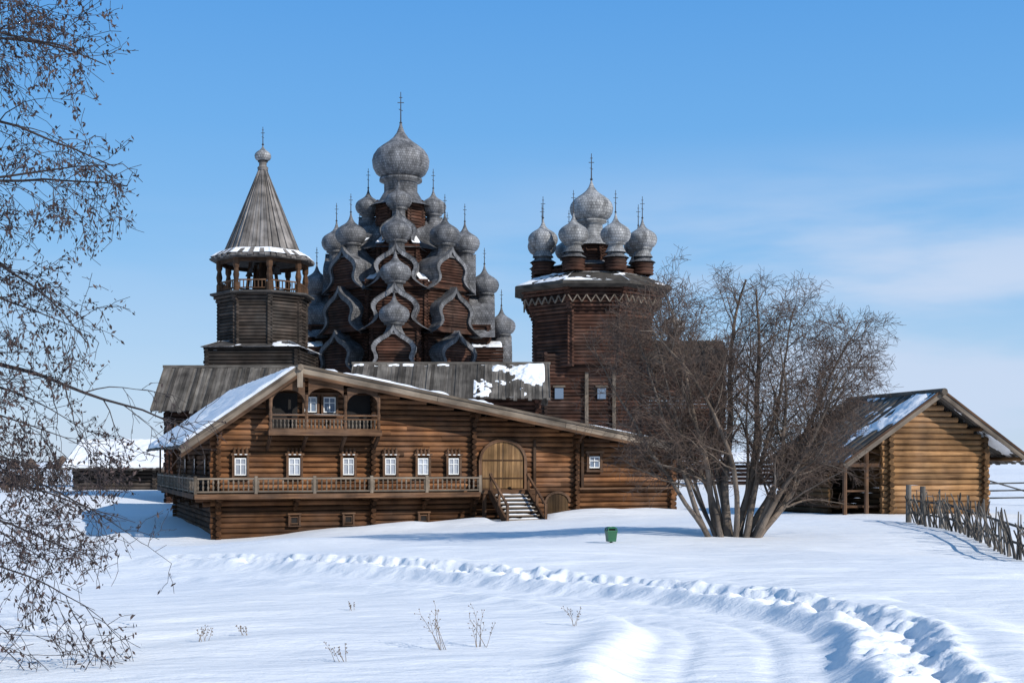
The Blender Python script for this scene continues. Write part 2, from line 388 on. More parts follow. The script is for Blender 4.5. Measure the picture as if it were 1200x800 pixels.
def window(mbf,mbg,mbs,u,v,w,ww,hh,sur=.12,cross_=True,ped=True):
    mbg.box(u-ww/2,u+ww/2,v-.06,v-.04,w-hh/2,w+hh/2,tn(.5,1.2))
    t=.045
    for a,b,c,d in ((u-ww/2,u-ww/2+t,w-hh/2,w+hh/2),(u+ww/2-t,u+ww/2,w-hh/2,w+hh/2),(u-ww/2+t,u+ww/2-t,w-hh/2,w-hh/2+t),(u-ww/2+t,u+ww/2-t,w+hh/2-t,w+hh/2)):
        mbf.box(a,b,v-.10,v-.05,c,d)
    if cross_:
        mbf.box(u-.02,u+.02,v-.095,v-.055,w-hh/2+t,w+hh/2-t)
        mbf.box(u-ww/2+t,u-.021,v-.09,v-.055,w+hh*.1,w+hh*.1+.035)
        mbf.box(u+.021,u+ww/2-t,v-.09,v-.055,w+hh*.1,w+hh*.1+.035)
    if sur:
        s=sur
        mbs.box(u-ww/2-s,u-ww/2-.003,v-.14,v,w-hh/2-s*.6,w+hh/2+s,1.1)
        mbs.box(u+ww/2+.003,u+ww/2+s,v-.14,v,w-hh/2-s*.6,w+hh/2+s,1.0)
        mbs.box(u-ww/2-s*1.5,u+ww/2+s*1.5,v-.17,v,w+hh/2+s+.003,w+hh/2+s*1.9,1.2)
        mbs.box(u-ww/2-s*1.2,u+ww/2+s*1.2,v-.16,v,w-hh/2-s*1.4,w-hh/2-s*.6-.003,.9)
        if ped:
            z0=w+hh/2+s*1.9
            for du in (-.24,-.08,.08,.24):
                mbs.lathe(u+du,v-.09,[(.05,z0),(.07,z0+.09),(.03,z0+.14),(.05,z0+.2),(0,z0+.24)],6,1.2)
            for du in (-.2,0,.2):
                mbf.box(u+du-.05,u+du+.05,v-.185,v-.172,w+hh/2+s*1.25,w+hh/2+s*1.55)

# ------------------------------------------------------------------ farmhouse
TH=math.radians(20)
house=empty('log_farmhouse',(-11.5,50,0),TH)
LOG=MB();PL=MB();TRM=MB();BR=MB();DK=MB();WH=MB();GL=MB();SN=MB();DR=MB();CU=MB()
AU,AW=3.0,7.12; SL,SR=.70,.182; DEP=16
LW=19.7;d=.215
def lim(z): 
    if z>AW-.25:return None
    return (max(-.28,AU-(AW-.2-z)/SL),min(LW+.28,AU+(AW-.2-z)/SR))
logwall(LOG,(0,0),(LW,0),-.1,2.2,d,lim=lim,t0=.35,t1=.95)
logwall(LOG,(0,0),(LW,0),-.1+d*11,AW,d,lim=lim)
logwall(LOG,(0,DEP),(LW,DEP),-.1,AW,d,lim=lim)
logwall(LOG,(0,0),(0,DEP),-.1,4.75,d,half=True,t0=.25,t1=.65)  # left wall: its shade is painted in as darker log tones
logwall(LOG,(LW,0),(LW,DEP),-.1,3.85,d,half=True)
for u in (6.15,10.45,15.1):
    z=-.1+d/2;top=AW-.5-abs(u-AU)*SR
    while z<top:
        e=R.uniform(-.04,.04)
        LOG.cyl((u,-.36+e,z),(u,.3,z),d*.5,None,8,tn(.2,.5)); z+=d
DK.box(.12,LW-.12,.09,DEP-.12,-.2,3.7);DK.box(.3,8,.09,1,3.703,5.0)
def rp(u,v,off=0):
    z=AW-(AU-u)*SL if u<AU else AW-(u-AU)*SR
    return (u,v,z+off)
EL,ER=-1.4,19.2
v0,v1=-1.15,DEP+.8
plankroof(PL,rp(AU,v0),rp(AU,v1),rp(EL,v0),rp(EL,v1),60,.07)
plankroof(PL,rp(AU,v0),rp(AU,v1),rp(ER+.6,v0),rp(ER+.6,v1),60,.07)
snowslab(SN,rp(AU-.05,v0+.02,.06),rp(EL-.02,v0+.02,.06),rp(EL-.02,v1,.06),rp(AU-.05,v1,.06),60,110,.20,21,.62,.5)
snowslab(SN,rp(AU+.3,v0-.06,.07),rp(12.5,v0-.06,.07),rp(12.5,v1,.07),rp(AU+.3,v1,.07),110,60,.22,31,.42,.45)
snowslab(SN,rp(12.5,v0-.06,.07),rp(ER+.5,v0-.06,.07),rp(ER+.5,v1,.07),rp(12.5,v1,.07),90,60,.16,33,.25,.45)
for sgn,e in ((0,EL-.15),(1,ER+.6)):
    a=Vector(rp(AU,v0-.06,-.06));b=Vector(rp(e,v0-.06,-.06))
    n=1 if sgn==0 else 3
    for q in range(n):
        TRM.beam(a.lerp(b,q/n),a.lerp(b,(q+.997)/n),.05,.28,tn(.75,1.05),up=(0,-.0,1))
    a2=a+Vector((0,-.05,.16));b2=b+Vector((0,-.05,.16))
    TRM.beam(a2,b2,.06,.10,.55)
    a3=a+Vector((0,-.03,-.20));b3=b+Vector((0,-.03,-.20))
    BR.beam(a3,b3,.04,.12,.8)
TRM.cyl((AU,v0-.25,AW+.02),(AU,v1,AW+.10),.13,None,8,1.0)
TRM.beam((AU,v0-.11,AW+.05),(AU,v0-.11,AW-.75),.22,.03,1.0,up=(0,1,0))
for u in (-.6,1.2,4.9,7.2,9.6,12,14.4,16.8,19.0):
    x,y,z=rp(u,0,-.16); LOG.cyl((x,v0+.05,z),(x,.1,z),.09,None,8,.7)
for u in (0,6.15,10.45,15.1,19.6):
    x,y,z=rp(u,0,-.36)
    for k in range(3): LOG.cyl((x,-.9+.25*k,z-.2*k),(x,.1,z-.2*k),.1,None,8,.55)
for u in (.855,2.97,5.15,6.89,8.27,9.59):
    window(WH,CU,BR,u,-.12,3.28,.46,.68,.10)
for u in (2.97,5.15,8.3):
    window(BR,DK,BR,u,-.12,1.15,.34,.3,.07,False,False)
window(WH,GL,BR,15.95,-.12,3.45,.5,.5,.12,True,False)
bu0,bu1=1.9,6.2; bv=-1.0
BR.box(bu0-.1,bu1+.1,bv-.1,-.1,4.52,4.68,.8)
BR.box(bu0-.1,bu1+.1,bv-.16,bv-.103,4.5,4.72,1.2)
for u in (bu0,bu0+1.4,bu1-1.35,bu1):
    BR.lathe(u,bv+.02,[(.075,4.68),(.075,5.0),(.05,5.06),(.085,5.3),(.05,5.5),(.075,5.6),(.075,6.1)],8,1.1)
    BR.beam((u,-.1,3.95),(u,bv,4.5),.12,.14,.8)
BR.box(bu0,bu1,bv-.04,bv+.04,5.27,5.34,1.3)
BR.box(bu0,bu1,bv-.03,bv+.03,4.72,4.78,1.2)
BR.box(bu0,bu1,bv-.025,bv+.025,5.13,5.17,1.2)
u=bu0+.09
while u<bu1-.05:
    TRM.lathe(u,bv,[(.02,4.78),(.045,4.9),(.02,4.98),(.02,5.0),(.045,5.08),(.02,5.13)],6,tn(.4,.85)); u+=.15
snowslab(SN,(bu0,bv-.06,5.35),(bu1,bv-.06,5.35),(bu1,bv+.06,5.35),(bu0,bv+.06,5.35),30,4,.04,3,.5,1)
def archplate(mb,u0,u1,zs,zt,v,tone,topf,n=14,th=.06):
    c=(u0+u1)/2;rr=(u1-u0)/2
    vs=[]
    for i in range(n+1):
        a=math.pi*i/n;u=c-rr*math.cos(a);z=zs+(zt-zs)*math.sin(a)
        vs+= [(u,v,z),(u,v,topf(u)),(u,v+th,z),(u,v+th,topf(u))]
    fs=[]
    for i in range(n):
        o=4*i;q=o+4
        fs+=[(o,q,q+1,o+1),(o+2,o+3,q+3,q+2),(o,o+2,q+2,q),(o+1,q+1,q+3,o+3)]
    mb.add(vs,fs,tone,[(p[0],p[2]) for p in vs])
tf=lambda u: rp(u,0)[2]-.12
archplate(BR,bu0+.05,bu0+1.33,5.75,6.28,bv-.03,1.0,lambda u:min(tf(u),6.95) if u>1 else 6)
archplate(BR,bu0+1.47,bu1-1.43,5.98,6.38,bv-.03,1.0,lambda u:min(tf(u),6.95))
archplate(BR,bu1-1.28,bu1-.05,5.75,6.2,bv-.03,1.0,lambda u:min(tf(u),6.4))
window(WH,GL,BR,3.62,-.12,5.75,.5,.62,.09,True,False)
window(WH,GL,BR,4.38,-.12,5.75,.5,.62,.09,True,False)
BR.box(bu0-.05,bu0,bv,-.1,5.3,6.1,.45);
DK.box(bu0+.1,bu0+1.2,-.16,-.13,4.75,6.2);DK.box(bu1-1.2,bu1-.1,-.16,-.13,4.75,6.15)  # dark sheets on the gable wall, painted shade behind the balcony arches
gz=2.2;gv=-.95;gu=-.95;ge=10.5
BR.box(gu,ge,gv,-.1,gz-.08,gz-.02,.7)
BR.box(gu-.04,ge,gv-.08,gv-.003,gz-.16,gz+.03,1.25)
BR.box(gu-.08,gu-.003,gv,DEP,gz-.16,gz+.03,.8)
BR.box(gu,-.1,gv+1.0,DEP,gz-.085,gz-.025,.7)
def rail(p0,p1):
    p0=Vector(p0);p1=Vector(p1)
    TRM.beam(p0+Vector((0,0,.62)),p1+Vector((0,0,.62)),.09,.07,.9)
    TRM.beam(p0+Vector((0,0,.12)),p1+Vector((0,0,.12)),.06,.06,.75)
    L=(p1-p0).length;n=int(L/.19)
    for i in range(n):
        p=p0.lerp(p1,(i+.5)/n)
        TRM.lathe(p.x,p.y,[(.02,p.z+.15),(.045,p.z+.28),(.02,p.z+.37),(.045,p.z+.46),(.02,p.z+.59)],5,tn(.45,1.0))
    m=max(2,int(L/2.1))
    for i in range(m+1):
        p=p0.lerp(p1,i/m); TRM.box(p.x-.06,p.x+.06,p.y-.06,p.y+.06,p.z-.02,p.z+.72,.85)
rail((gu,gv,gz),(ge,gv,gz))
rail((gu,gv,gz),(gu,DEP,gz))
snowslab(SN,(gu,gv+.02,gz+.665),(ge,gv+.02,gz+.665),(ge,gv-.05,gz+.665),(gu,gv-.05,gz+.665),80,4,.03,5,.2,.8)
for u in (0,3.0,6.15,8.3,10.45):
    for k in range(3): LOG.cyl((u,gv+.1+.28*k,gz-.2-.19*k),(u,.1,gz-.2-.19*k),.095,None,8,.5)
for v in (0,4,8,12,15.6):
    for k in range(3): LOG.cyl((gu+.1+.28*k,v,gz-.2-.19*k),(.1,v,gz-.2-.19*k),.095,None,8,.5)
for v in (5,10,15): BR.box(gu-.04,gu+.04,v-.05,v+.05,gz+.72,4.2,.7)
for v in (3,7,11):
    GL.box(-.15,-.13,v-.25,v+.25,2.95,3.6); BR.box(-.17,-.12,v-.35,v-.253,2.9,3.6,1);BR.box(-.17,-.12,v+.253,v+.35,2.9,3.6,1);BR.box(-.18,-.12,v-.4,v+.4,3.603,3.75,1)
du0,du1=10.78,12.75;dc=(du0+du1)/2
n=14
for i in range(n):
    a=du0+.08+(du1-du0-.16)*i/n;b=a+(du1-du0-.16)/n-.008;m=(a+b)/2
    top=3.55+.78*math.sqrt(max(0,1-((m-dc)/((du1-du0)/2))**2))
    DR.box(a,b,-.17,-.12,2.36,top,tn(.6,1.2))
DK.box(dc-.012,dc+.012,-.176,-.171,2.4,4.2)
for z in (2.75,3.5):
    BR.box(du0+.1,dc-.03,-.19,-.171,z,z+.06,.4);BR.box(dc+.03,du1-.1,-.19,-.171,z,z+.06,.4)
prev=None
for i in range(15):
    a=math.pi*i/14;p=(dc-1.0*math.cos(a),-.17,3.55+.82*math.sin(a))
    if prev: BR.beam(prev,p,.12,.13,1.1,up=(0,-1,0))
    prev=p
BR.box(du0-.09,du0+.04,-.22,-.1,2.34,3.56,1.1);BR.box(du1-.04,du1+.09,-.22,-.1,2.34,3.56,1.1)
BR.box(10.53,13.3,-.24,-.1,2.305,2.335,1.0)
BR.box(10.55,12.95,-1.0,-.25,2.14,2.3,1)
for i in range(8):
    z=2.16-.155*i;v=-1.0-.26*i
    TRM.box(11.0,12.5,v-.30,v-.003,z-.1,z-.05,tn(.9,1.3)); BR.box(11.0,12.5,v-.05,v-.03,z-.2,z-.103,.5)
    snowslab(SN,(11.05,v-.29,z-.045),(12.45,v-.29,z-.045),(12.45,v-.03,z-.045),(11.05,v-.03,z-.045),14,5,.06,40+i,.6,1.5)
for u in (10.93,12.57):
    BR.beam((u,-.95,2.2),(u,-3.2,.85),.09,.34,.6)
    BR.beam((u,-.95,2.95),(u,-3.1,1.72),.08,.08,1.1)
    for t in (0,.5,1): 
        v=-1.06-2.0*t; BR.box(u-.05,u+.05,v-.05,v+.05,2.1-1.28*t,3.0-1.2*t,1)
for u in (10.7,12.85): BR.box(u-.07,u+.07,-.95,-.8,.9,2.13,.8)
cx0,cx1=13.75,14.75
for i in range(7):
    a=cx0+i*(cx1-cx0)/7;m=a+.07;top=1.75+.36*math.sqrt(max(0,1-((m-14.25)/.5)**2))
    DR.box(a,a+.135,-.16,-.12,.9,top,tn(.2,.4))
prev=None
for i in range(11):
    a=math.pi*i/10;p=(14.25-.55*math.cos(a),-.16,1.75+.42*math.sin(a))
    if prev: BR.beam(prev,p,.1,.1,1,up=(0,-1,0))
    prev=p
BR.box(15.2,LW+.1,-.34,-.1,2.28,2.36,1.2)
BR.box(15.2,LW,-.2,-.1,1.3,1.38,.8)
for u in (13.2,15.4): BR.box(u-.06,u+.06,-.2,-.1,2.37,4.4,.5)
for mb,nm,mt,sm in ((LOG,'log_walls',M_log,True),(PL,'roof_planks',M_plank,False),(TRM,'trim_and_balustrade',M_trim,False),(BR,'galleries_and_frames',M_brown,False),(DK,'dark_interior_and_recess_shade',M_dark,False),(WH,'window_sashes',M_white,False),(GL,'window_glass',M_glass,False),(CU,'window_panes',M_curtain,False),(SN,'roof_snow',M_snow,True),(DR,'doors',M_door,False)):
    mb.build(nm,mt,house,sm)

# ------------------------------------------------------------------ rear log houses
def rearhouse(name,x0,x1,yr,zr,zeave,dy,zb,snow=None,win=(),mat=None):
    e=empty(name,((x0+x1)/2,yr,0))
    L=MB();P=MB();S=MB();W=MB();G=MB();B=MB()
    a=(x0-x1)/2;b=-a
    logwall(L,(a+.8,-dy+.9),(b-.8,-dy+.9),zb,zeave+.3,.26,n=8)
    logwall(L,(a+.8,dy-.9),(b-.8,dy-.9),zb,zeave+.3,.26,n=6)
    sl=(zr-zeave)/dy
    def lm(z):
        if z>zr-.3: return None
        r=(zr-.2-z)/sl
        return (max(-.28,dy-.9-r),min(2*dy-1.8+.28,dy-.9+r))
    for xx in (a+.8,b-.8): logwall(L,(xx,-dy+.9),(xx,dy-.9),zb,zr,.26,half=True,lim=lm,n=6)
    n=int((x1-x0)/.22)
    plankroof(P,(a,0,zr),(b,0,zr),(a,-dy,zeave),(b,-dy,zeave),n,.06,.25,.35,1.1,.05)
    plankroof(P,(a,0,zr),(b,0,zr),(a,dy,zeave),(b,dy,zeave),n,.06,.25)
    P.beam((a-.1,0,zr+.05),(b+.1,0,zr+.05),.3,.16,.8)
    for xx in (a,b):
        for s in (-1,1): P.beam((xx,0,zr),(xx,s*dy,zeave),.06,.25,.9)
    if snow: 
        for (f0,f1,g0,g1,th,cov,sd,fq) in snow:
            def q(f,g): return (a+(b-a)*f,-dy*g,zr+(zeave-zr)*g+.09)
            snowslab(S,q(f0,g0),q(f1,g0),q(f1,g1),q(f0,g1),140,80,th,sd,cov,fq)
        S.build('roof_snow',M_snow,e,True)
    for x,z in win: window(W,G,B,x,-dy+.75,z,.6,.8,.12,True,False)
    L.build('log_walls',mat or M_logdark,e,True);P.build('roof_planks',M_plank,e)
    if win:
        W.build('window_sashes',M_white,e);G.build('window_glass',M_glass,e);B.build('window_frames',M_brown,e)
    return e
rearhouse('log_house',-20.6,-12.6,76,9.05,6.35,3,.2,None,((-2.4,5.2),(-.9,5.2)))
rearhouse('log_house',-9.9,2.3,80,9.55,7.25,3,.5,((.62,.98,.06,.99,.20,.12,57,.55),(.0,.5,.0,.10,.06,.1,53,.8)))
rearhouse('log_house',-31.0,-24.0,92,4.85,2.95,4,.6,((0,1,0,1,.24,.85,61,.4),),(),M_tower)

# ------------------------------------------------------------------ barn
barn=empty('log_barn',(14.1,48,0),math.radians(15))
L=MB();P=MB();S=MB();T=MB();B=MB()
ba,bz=1.8,6.05;bs_=.665;bw=4.05;bd=5.5
def blim(z):
    if z>bz-.25:return None
    r=(bz-.2-z)/bs_
    return (max(-.3,ba-r),min(bw+.3,ba+r))
logwall(L,(0,0),(bw,0),1.2,bz,.215,lim=blim,n=10,t0=.55,t1=1.25)
logwall(L,(0,bd),(bw,bd),1.2,bz,.215,lim=blim)
logwall(L,(0,0),(0,bd),1.2,4.7,.215,half=True,t0=.2,t1=.5)  # left side: shade put into the tone range of its logs
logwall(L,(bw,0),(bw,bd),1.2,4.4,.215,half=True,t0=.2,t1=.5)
def bp(u,v,o=0): return (u,v,bz-abs(u-ba)*bs_+o)
plankroof(P,bp(ba,-.7),bp(ba,bd+.5),bp(-2.1,-.7),bp(-2.1,bd+.5),26,.06,.12,.5,1.0)
plankroof(P,bp(ba,-.7),bp(ba,bd+.5),bp(5.75,-.7),bp(5.75,bd+.5),26,.06)
snowslab(S,bp(ba-.05,-.68,.07),bp(-2.15,-.68,.07),bp(-2.15,bd+.5,.07),bp(ba-.05,bd+.5,.07),80,90,.14,71,-.2,.45)
snowslab(S,bp(ba+.05,-.68,.07),bp(5.8,-.68,.07),bp(5.8,bd+.5,.07),bp(ba+.05,bd+.5,.07),60,70,.12,75,.15,.6)
for e in (-2.25,5.9):
    T.beam(bp(ba,-.76,-.04),bp(e,-.76,-.04),.05,.2,.7)
    B.beam(bp(ba,-.79,.09),bp(e,-.79,.09),.06,.08,.7)
T.cyl((ba,-.95,bz+.03),(ba,bd+.6,bz+.03),.13,None,8,.5)
for u in (-1.7,.2,3.6,5.3): 
    x,y,z=bp(u,0,-.14);L.cyl((x,-.65,z),(x,bd+.3,z),.08,None,8,.5)
for u,v in ((-1.75,.1),(-1.75,2.6),(-1.75,5.2),(-.85,.1)):
    z=bp(u,0)[2]-.1; B.cyl((u,v,1.2),(u,v,z),.085,None,8,1.1)
B.beam((-1.9,.1,3.35),(.0,.1,3.35),.12,.14,.8)
B.box(-1.85,-.1,.3,5.3,1.75,1.83,.7)
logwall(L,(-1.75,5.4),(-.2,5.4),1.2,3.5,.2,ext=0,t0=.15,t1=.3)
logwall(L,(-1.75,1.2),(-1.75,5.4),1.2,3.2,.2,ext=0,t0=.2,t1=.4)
B.box(-1.7,-.9,.06,.14,2.35,2.42,1.0)
for i in range(5):
    L.cyl((-1.5+.2*i,1.0,1.75+.05*(i%2)),(-1.5+.2*i,2.2,1.75+.05*(i%2)),.09,None,7,.4)
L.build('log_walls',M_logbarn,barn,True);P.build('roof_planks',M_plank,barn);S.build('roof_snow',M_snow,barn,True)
T.build('barge_boards',M_trim,barn);B.build('porch_posts',M_brown,barn)

# ------------------------------------------------------------------ 22-domed church
EY=3.5
k=.084
ch=empty('many_domed_wooden_church',(-10.95,126,0),math.radians(1.5))
SH=MB();SW=MB();IR=MB();SNc=MB();WIN=MB();DRM=MB()
zz=lambda h:EY+h*k
def dome(x,y,h,Rr,dr=14,chh=24,tone=1.0,n=18,t=.085):
    onion(SH,IR,x*k,y*k,zz(h),Rr*k,dr*k,chh*k,tone,n,t,.5)
A4=[math.radians(a) for a in (-90,0,90,180)]
logring(SW,0,0,lambda z:(84 if z<zz(202) else 56)*k,zz(0)-1,zz(244),.3)
logring(SW,0,0,lambda z:28*k,zz(246),zz(300),.3)
SH.lathe(0,0,[(90*k,zz(192)),(74*k,zz(200)),(54*k,zz(214))],8,.6,math.pi/8)
SH.lathe(0,0,[(62*k,zz(241)),(48*k,zz(247)),(28*k,zz(262))],8,.6,math.pi/8)
SH.lathe(0,0,[(38*k,zz(296)),(26*k,zz(304)),(20*k,zz(314)),(19*k,zz(314))],16,.8)
DRM.lathe(0,0,[(19.5*k,zz(306)),(19.5*k,zz(325)),(25*k,zz(327)),(25*k,zz(330)),(10*k,zz(331))],24,.9)
SH.lathe(0,0,[(33*k*a,zz(351)+33*k*b) for a,b in MO],36,1.1)
cross(IR,0,0,zz(394),38*k,.12)
for i,a in enumerate(A4):
    c,s=math.cos(a),math.sin(a)
    def armbox(hw,r,zt):
        P=[(-s*-hw,c*-hw),( -s*-hw+c*r, c*-hw+s*r),(-s*hw+c*r,c*hw+s*r),(-s*hw,c*hw)]
        P=[(p[0]*k,p[1]*k) for p in P]
        logwall(SW,P[0],P[1],zz(0)-1,zz(zt),.3,n=6);logwall(SW,P[1],P[2],zz(0)-1,zz(zt),.3,True,n=6);logwall(SW,P[2],P[3],zz(0)-1,zz(zt),.3,n=6)
    armbox(25,102,156);armbox(25,121,106)
    bochka(SH,SW,0,0,a,84*k,130*k,zz(103),24*k,36*k,tn(.75,1.25))
    bochka(SH,SW,0,0,a,62*k,110*k,zz(149),26*k,38*k,tn(.75,1.25))
    dome(c*118,s*118,159,16.5,13,20,tn(.8,1.2))
    dome(c*98,s*98,207,17,14,20,tn(.8,1.2))
    bochka(SH,SW,0,0,a,18*k,49*k,zz(244),21*k,34*k,tn(.8,1.2))
    dome(c*38,s*38,298,15,16,24,tn(.8,1.2))
for i in range(8):
    a=math.radians(45*i)
    bochka(SH,SW,0,0,a,48*k,88*k,zz(197),24.5*k,37*k,tn(.75,1.25))
    dome(math.cos(a)*75,math.sin(a)*75,256,17.5,17,22,tn(.8,1.2))
for i in range(4):
    a=math.radians(45+90*i)
    bochka(SH,SW,0,0,a,60*k,94*k,zz(148),27*k,39*k,tn(.65,1.05))
    bochka(SH,SW,0,0,a,60*k,99*k,zz(101),28*k,37*k,tn(.65,1.05))
for sx,sy,w in ((-104,-34,17),(100,-30,18)):
    q=[((sx-w)*k,(sy-14)*k,zz(130)),((sx+w)*k,(sy-14)*k,zz(130)),((sx+w)*k,(sy+14)*k,zz(137)),((sx-w)*k,(sy+14)*k,zz(137))]
    SH.add([Vector(p)-Vector((0,0,.05)) for p in q],[(0,1,2,3)],.6)
    snowslab(SNc,*q,40,20,.2,int(180+sx),.22,.6)
    logwall(SW,((sx-w+2)*k,(sy-11)*k),((sx+w-2)*k,(sy-11)*k),zz(0),zz(129),.3,n=6)
for (x,y,h) in ((-16,-125,60),(0,-125,60),(16,-125,60),(55,-92,80),(-58,-92,80)):
    WIN.box(x*k-.35,x*k+.35,y*k-.32,y*k-.22,zz(h)-.45,zz(h)+.45)
for i in range(8):
    a=math.radians(22.5+45*i)
    for r0,r1,h0,h1 in ((62,84,212,199),(38,56,258,246)):
        c,s=math.cos(a),math.sin(a);w=5
        q=[(c*r*k-s*ww*k,s*r*k+c*ww*k,zz(h)+.1) for r,h,ww in ((r0,h0,-w),(r1,h1,-w),(r1,h1,w),(r0,h0,w))]
        snowslab(SNc,*q,12,12,.16,90+i,.1,1.0)
SH.build('shingled_domes_and_barrels',M_shingle,ch,True);SW.build('log_walls',M_logdark,ch,True);IR.build('crosses',M_iron,ch)
SNc.build('roof_snow',M_snow,ch,True);WIN.build('windows',M_glass,ch);DRM.build('main_drum',M_shingle,ch,True)

# ------------------------------------------------------------------ nine-domed church
k=.072
c2=empty('nine_domed_wooden_church',(6.7,108,0),0)
SH=MB();SW=MB();IR=MB();SNc=MB();TRc=MB();WIN=MB();BX=MB();SHL=MB()
def rf(z):
    h=(z-EY)/k
    if h>165: return (71+(min(h,195)-165)/30*15)*k
    return 71*k
logring(SW,0,0,rf,zz(108),zz(196),.29)
SW.lathe(0,0,[(68*k,zz(100)),(68*k,zz(190))],8,.5,math.pi/8)
BX.lathe(0,0,[(86*k,zz(193)),(97*k,zz(196)),(97*k,zz(199)),(62*k,zz(214)),(62*k,zz(213))],8,.45,math.pi/8)
logring(SW,0,0,lambda z:58*k,zz(212),zz(222),.25)
SH.lathe(0,0,[(64*k,zz(222)),(30*k,zz(230)),(30*k,zz(231))],8,.7,math.pi/8)
logring(SW,0,0,lambda z:24*k,zz(228),zz(252),.25)
SHL.lathe(0,0,[(30*k,zz(250)),(18*k,zz(258)),(14*k,zz(264)),(13*k,zz(277)),(18*k,zz(279)),(18*k,zz(281)),(8*k,zz(282))],20,.8)
SHL.lathe(0,0,[(25*k*a,zz(296)+24*k*b) for a,b in MO],28,1.0)
cross(IR,0,0,zz(328),32*k,.10)
for i in range(8):
    a=math.radians(22.5+45*i);x,y=62*math.cos(a),62*math.sin(a)
    for j in range(4):
        z=zz(214)+j*.26
        SW.lathe(x*k,y*k,[(12*k,z),(13.5*k,z+.13),(12*k,z+.26)],8,tn())
    SH.lathe(x*k,y*k,[(15.5*k,zz(214)+1.04),(10*k,zz(232)),(8*k,zz(240))],14,.8)
    onion(SHL,IR,x*k,y*k,zz(256),17*k,11*k,26*k,tn(.8,1.1),18,.075,.48)
for i in range(8):
    a0=math.pi/8+math.pi/4*i;a1=a0+math.pi/4
    q=[(r*k*math.cos(a),r*k*math.sin(a),zz(h)+.04) for r,h,a in ((64,213,a0),(96,199.5,a0),(96,199.5,a1),(64,213,a1))]
    snowslab(SNc,*q,24,40,.14,120+i,.35 if i==4 else (.0 if i in (3,5) else -.2),.5)
for i in range(8):
    a0=math.pi/8+math.pi/4*i;a1=a0+math.pi/4;r=80.5*k
    A=Vector((r*math.cos(a0),r*math.sin(a0),0));Bv=Vector((r*math.cos(a1),r*math.sin(a1),0));out=((A+Bv)/2).normalized()*.3
    n=6
    for j in range(n):
        p=A.lerp(Bv,j/n)+out;m=A.lerp(Bv,(j+.5)/n)+out;q=A.lerp(Bv,(j+1)/n)+out
        TRc.beam((p.x,p.y,zz(185)),(m.x,m.y,zz(177)),.08,.13,.8,up=out)
        TRc.beam((m.x,m.y,zz(177)),(q.x,q.y,zz(185)),.08,.13,.8,up=out)
w=55*k
for (p,q,h) in (((-w,-w*1.0),(w,-w*1.0),False),((-w,w),(w,w),False),((-w,-w),(-w,w),True),((w,-w),(w,w),True)):
    logwall(SW,p,q,zz(-30),zz(122),.29,half=h,n=8)
for x in (-9,22):
    TRc.box(x*k-.14,x*k+.14,-w-.40,-w-.15,zz(35),zz(118),.7)
for x in (-40,8): 
    WIN.box(x*k-.35,x*k+.35,-w-.3,-w-.17,zz(70),zz(82)); TRc.box(x*k-.5,x*k+.5,-w-.33,-w-.17,zz(83),zz(85),.6)
x0,x1=w+.2,146*k
for (p,q,h) in (((x0,-3.2),(x1,-3.2),False),((x0,3.2),(x1,3.2),False),((x1,-3.2),(x1,3.2),True)):
    logwall(SW,p,q,zz(-30),zz(116),.29,half=h,n=6)
plankroof(BX,(x0-.3,0,zz(140)),(x1+.6,0,zz(140)),(x0-.3,-4,zz(110)),(x1+.6,-4,zz(110)),24,.1,.12,.2,.5)
plankroof(BX,(x0-.3,0,zz(140)),(x1+.6,0,zz(140)),(x0-.3,4,zz(110)),(x1+.6,4,zz(110)),24,.1,.12,.2,.5)
onion(SHL,IR,96*k,0,zz(158),14*k,14*k,16*k,.9,18,.06,.5)
SH.build('shingled_roofs',M_shingle,c2,True);SHL.build('domes',M_shinglel,c2,True);SW.build('log_walls',M_logdark,c2,True);IR.build('crosses',M_iron,c2)
SNc.build('roof_snow',M_snow,c2,True);TRc.build('carved_trim',M_trim,c2);WIN.build('windows',M_glass,c2);BX.build('skirt_roof_planks',M_plank,c2)

# ------------------------------------------------------------------ bell tower
k=.0747
bt=empty('wooden_bell_tower',(-21.8,112,0),math.radians(-3))
SW=MB();TE=MB();IR=MB();SNc=MB();TRc=MB();SHb=MB()
w=51*k
for (p,q,h) in (((-w,-w),(w,-w),False),((-w,w),(w,w),False),((-w,-w),(-w,w),True),((w,-w),(w,w),True)):
    logwall(SW,p,q,zz(-20),zz(128),.29,half=h,t0=.4,t1=.9,n=8)
for s in range(4):
    a=math.pi/2*s;c,sn=math.cos(a),math.sin(a)
    def rt(x,y,z): return (x*c-y*sn,x*sn+y*c,z)
    q=[rt(-w-.5,-w-.5,zz(129)),rt(w+.5,-w-.5,zz(129)),rt(w*.8,-w*.75,zz(137)),rt(-w*.8,-w*.75,zz(137))]
    TE.add(q,[(0,1,2,3)],.35);snowslab(SNc,*[(x,y,z+.03) for x,y,z in q],60,12,.12,150+s,-.3,.5)
def bf(z):
    h=(z-EY)/k
    return (50+(max(h,182)-182)/10*6)*k
logring(SW,0,0,bf,zz(130),zz(192),.29,t0=.5,t1=1.2)
SW.lathe(0,0,[(48*k,zz(125)),(48*k,zz(190))],8,.5,math.pi/8)
TE.lathe(0,0,[(57*k,zz(190)),(61*k,zz(191)),(61*k,zz(193)),(10*k,zz(194))],8,.35,math.pi/8)
P=[]
for i in range(8):
    a=math.pi/8+math.pi/4*i;x,y=50*k*math.cos(a),50*k*math.sin(a);P.append((x,y))
    TRc.lathe(x,y,[(.26,zz(194)),(.26,zz(203)),(.18,zz(205)),(.28,zz(212)),(.18,zz(219)),(.28,zz(222)),(.28,zz(233))],8,.8)
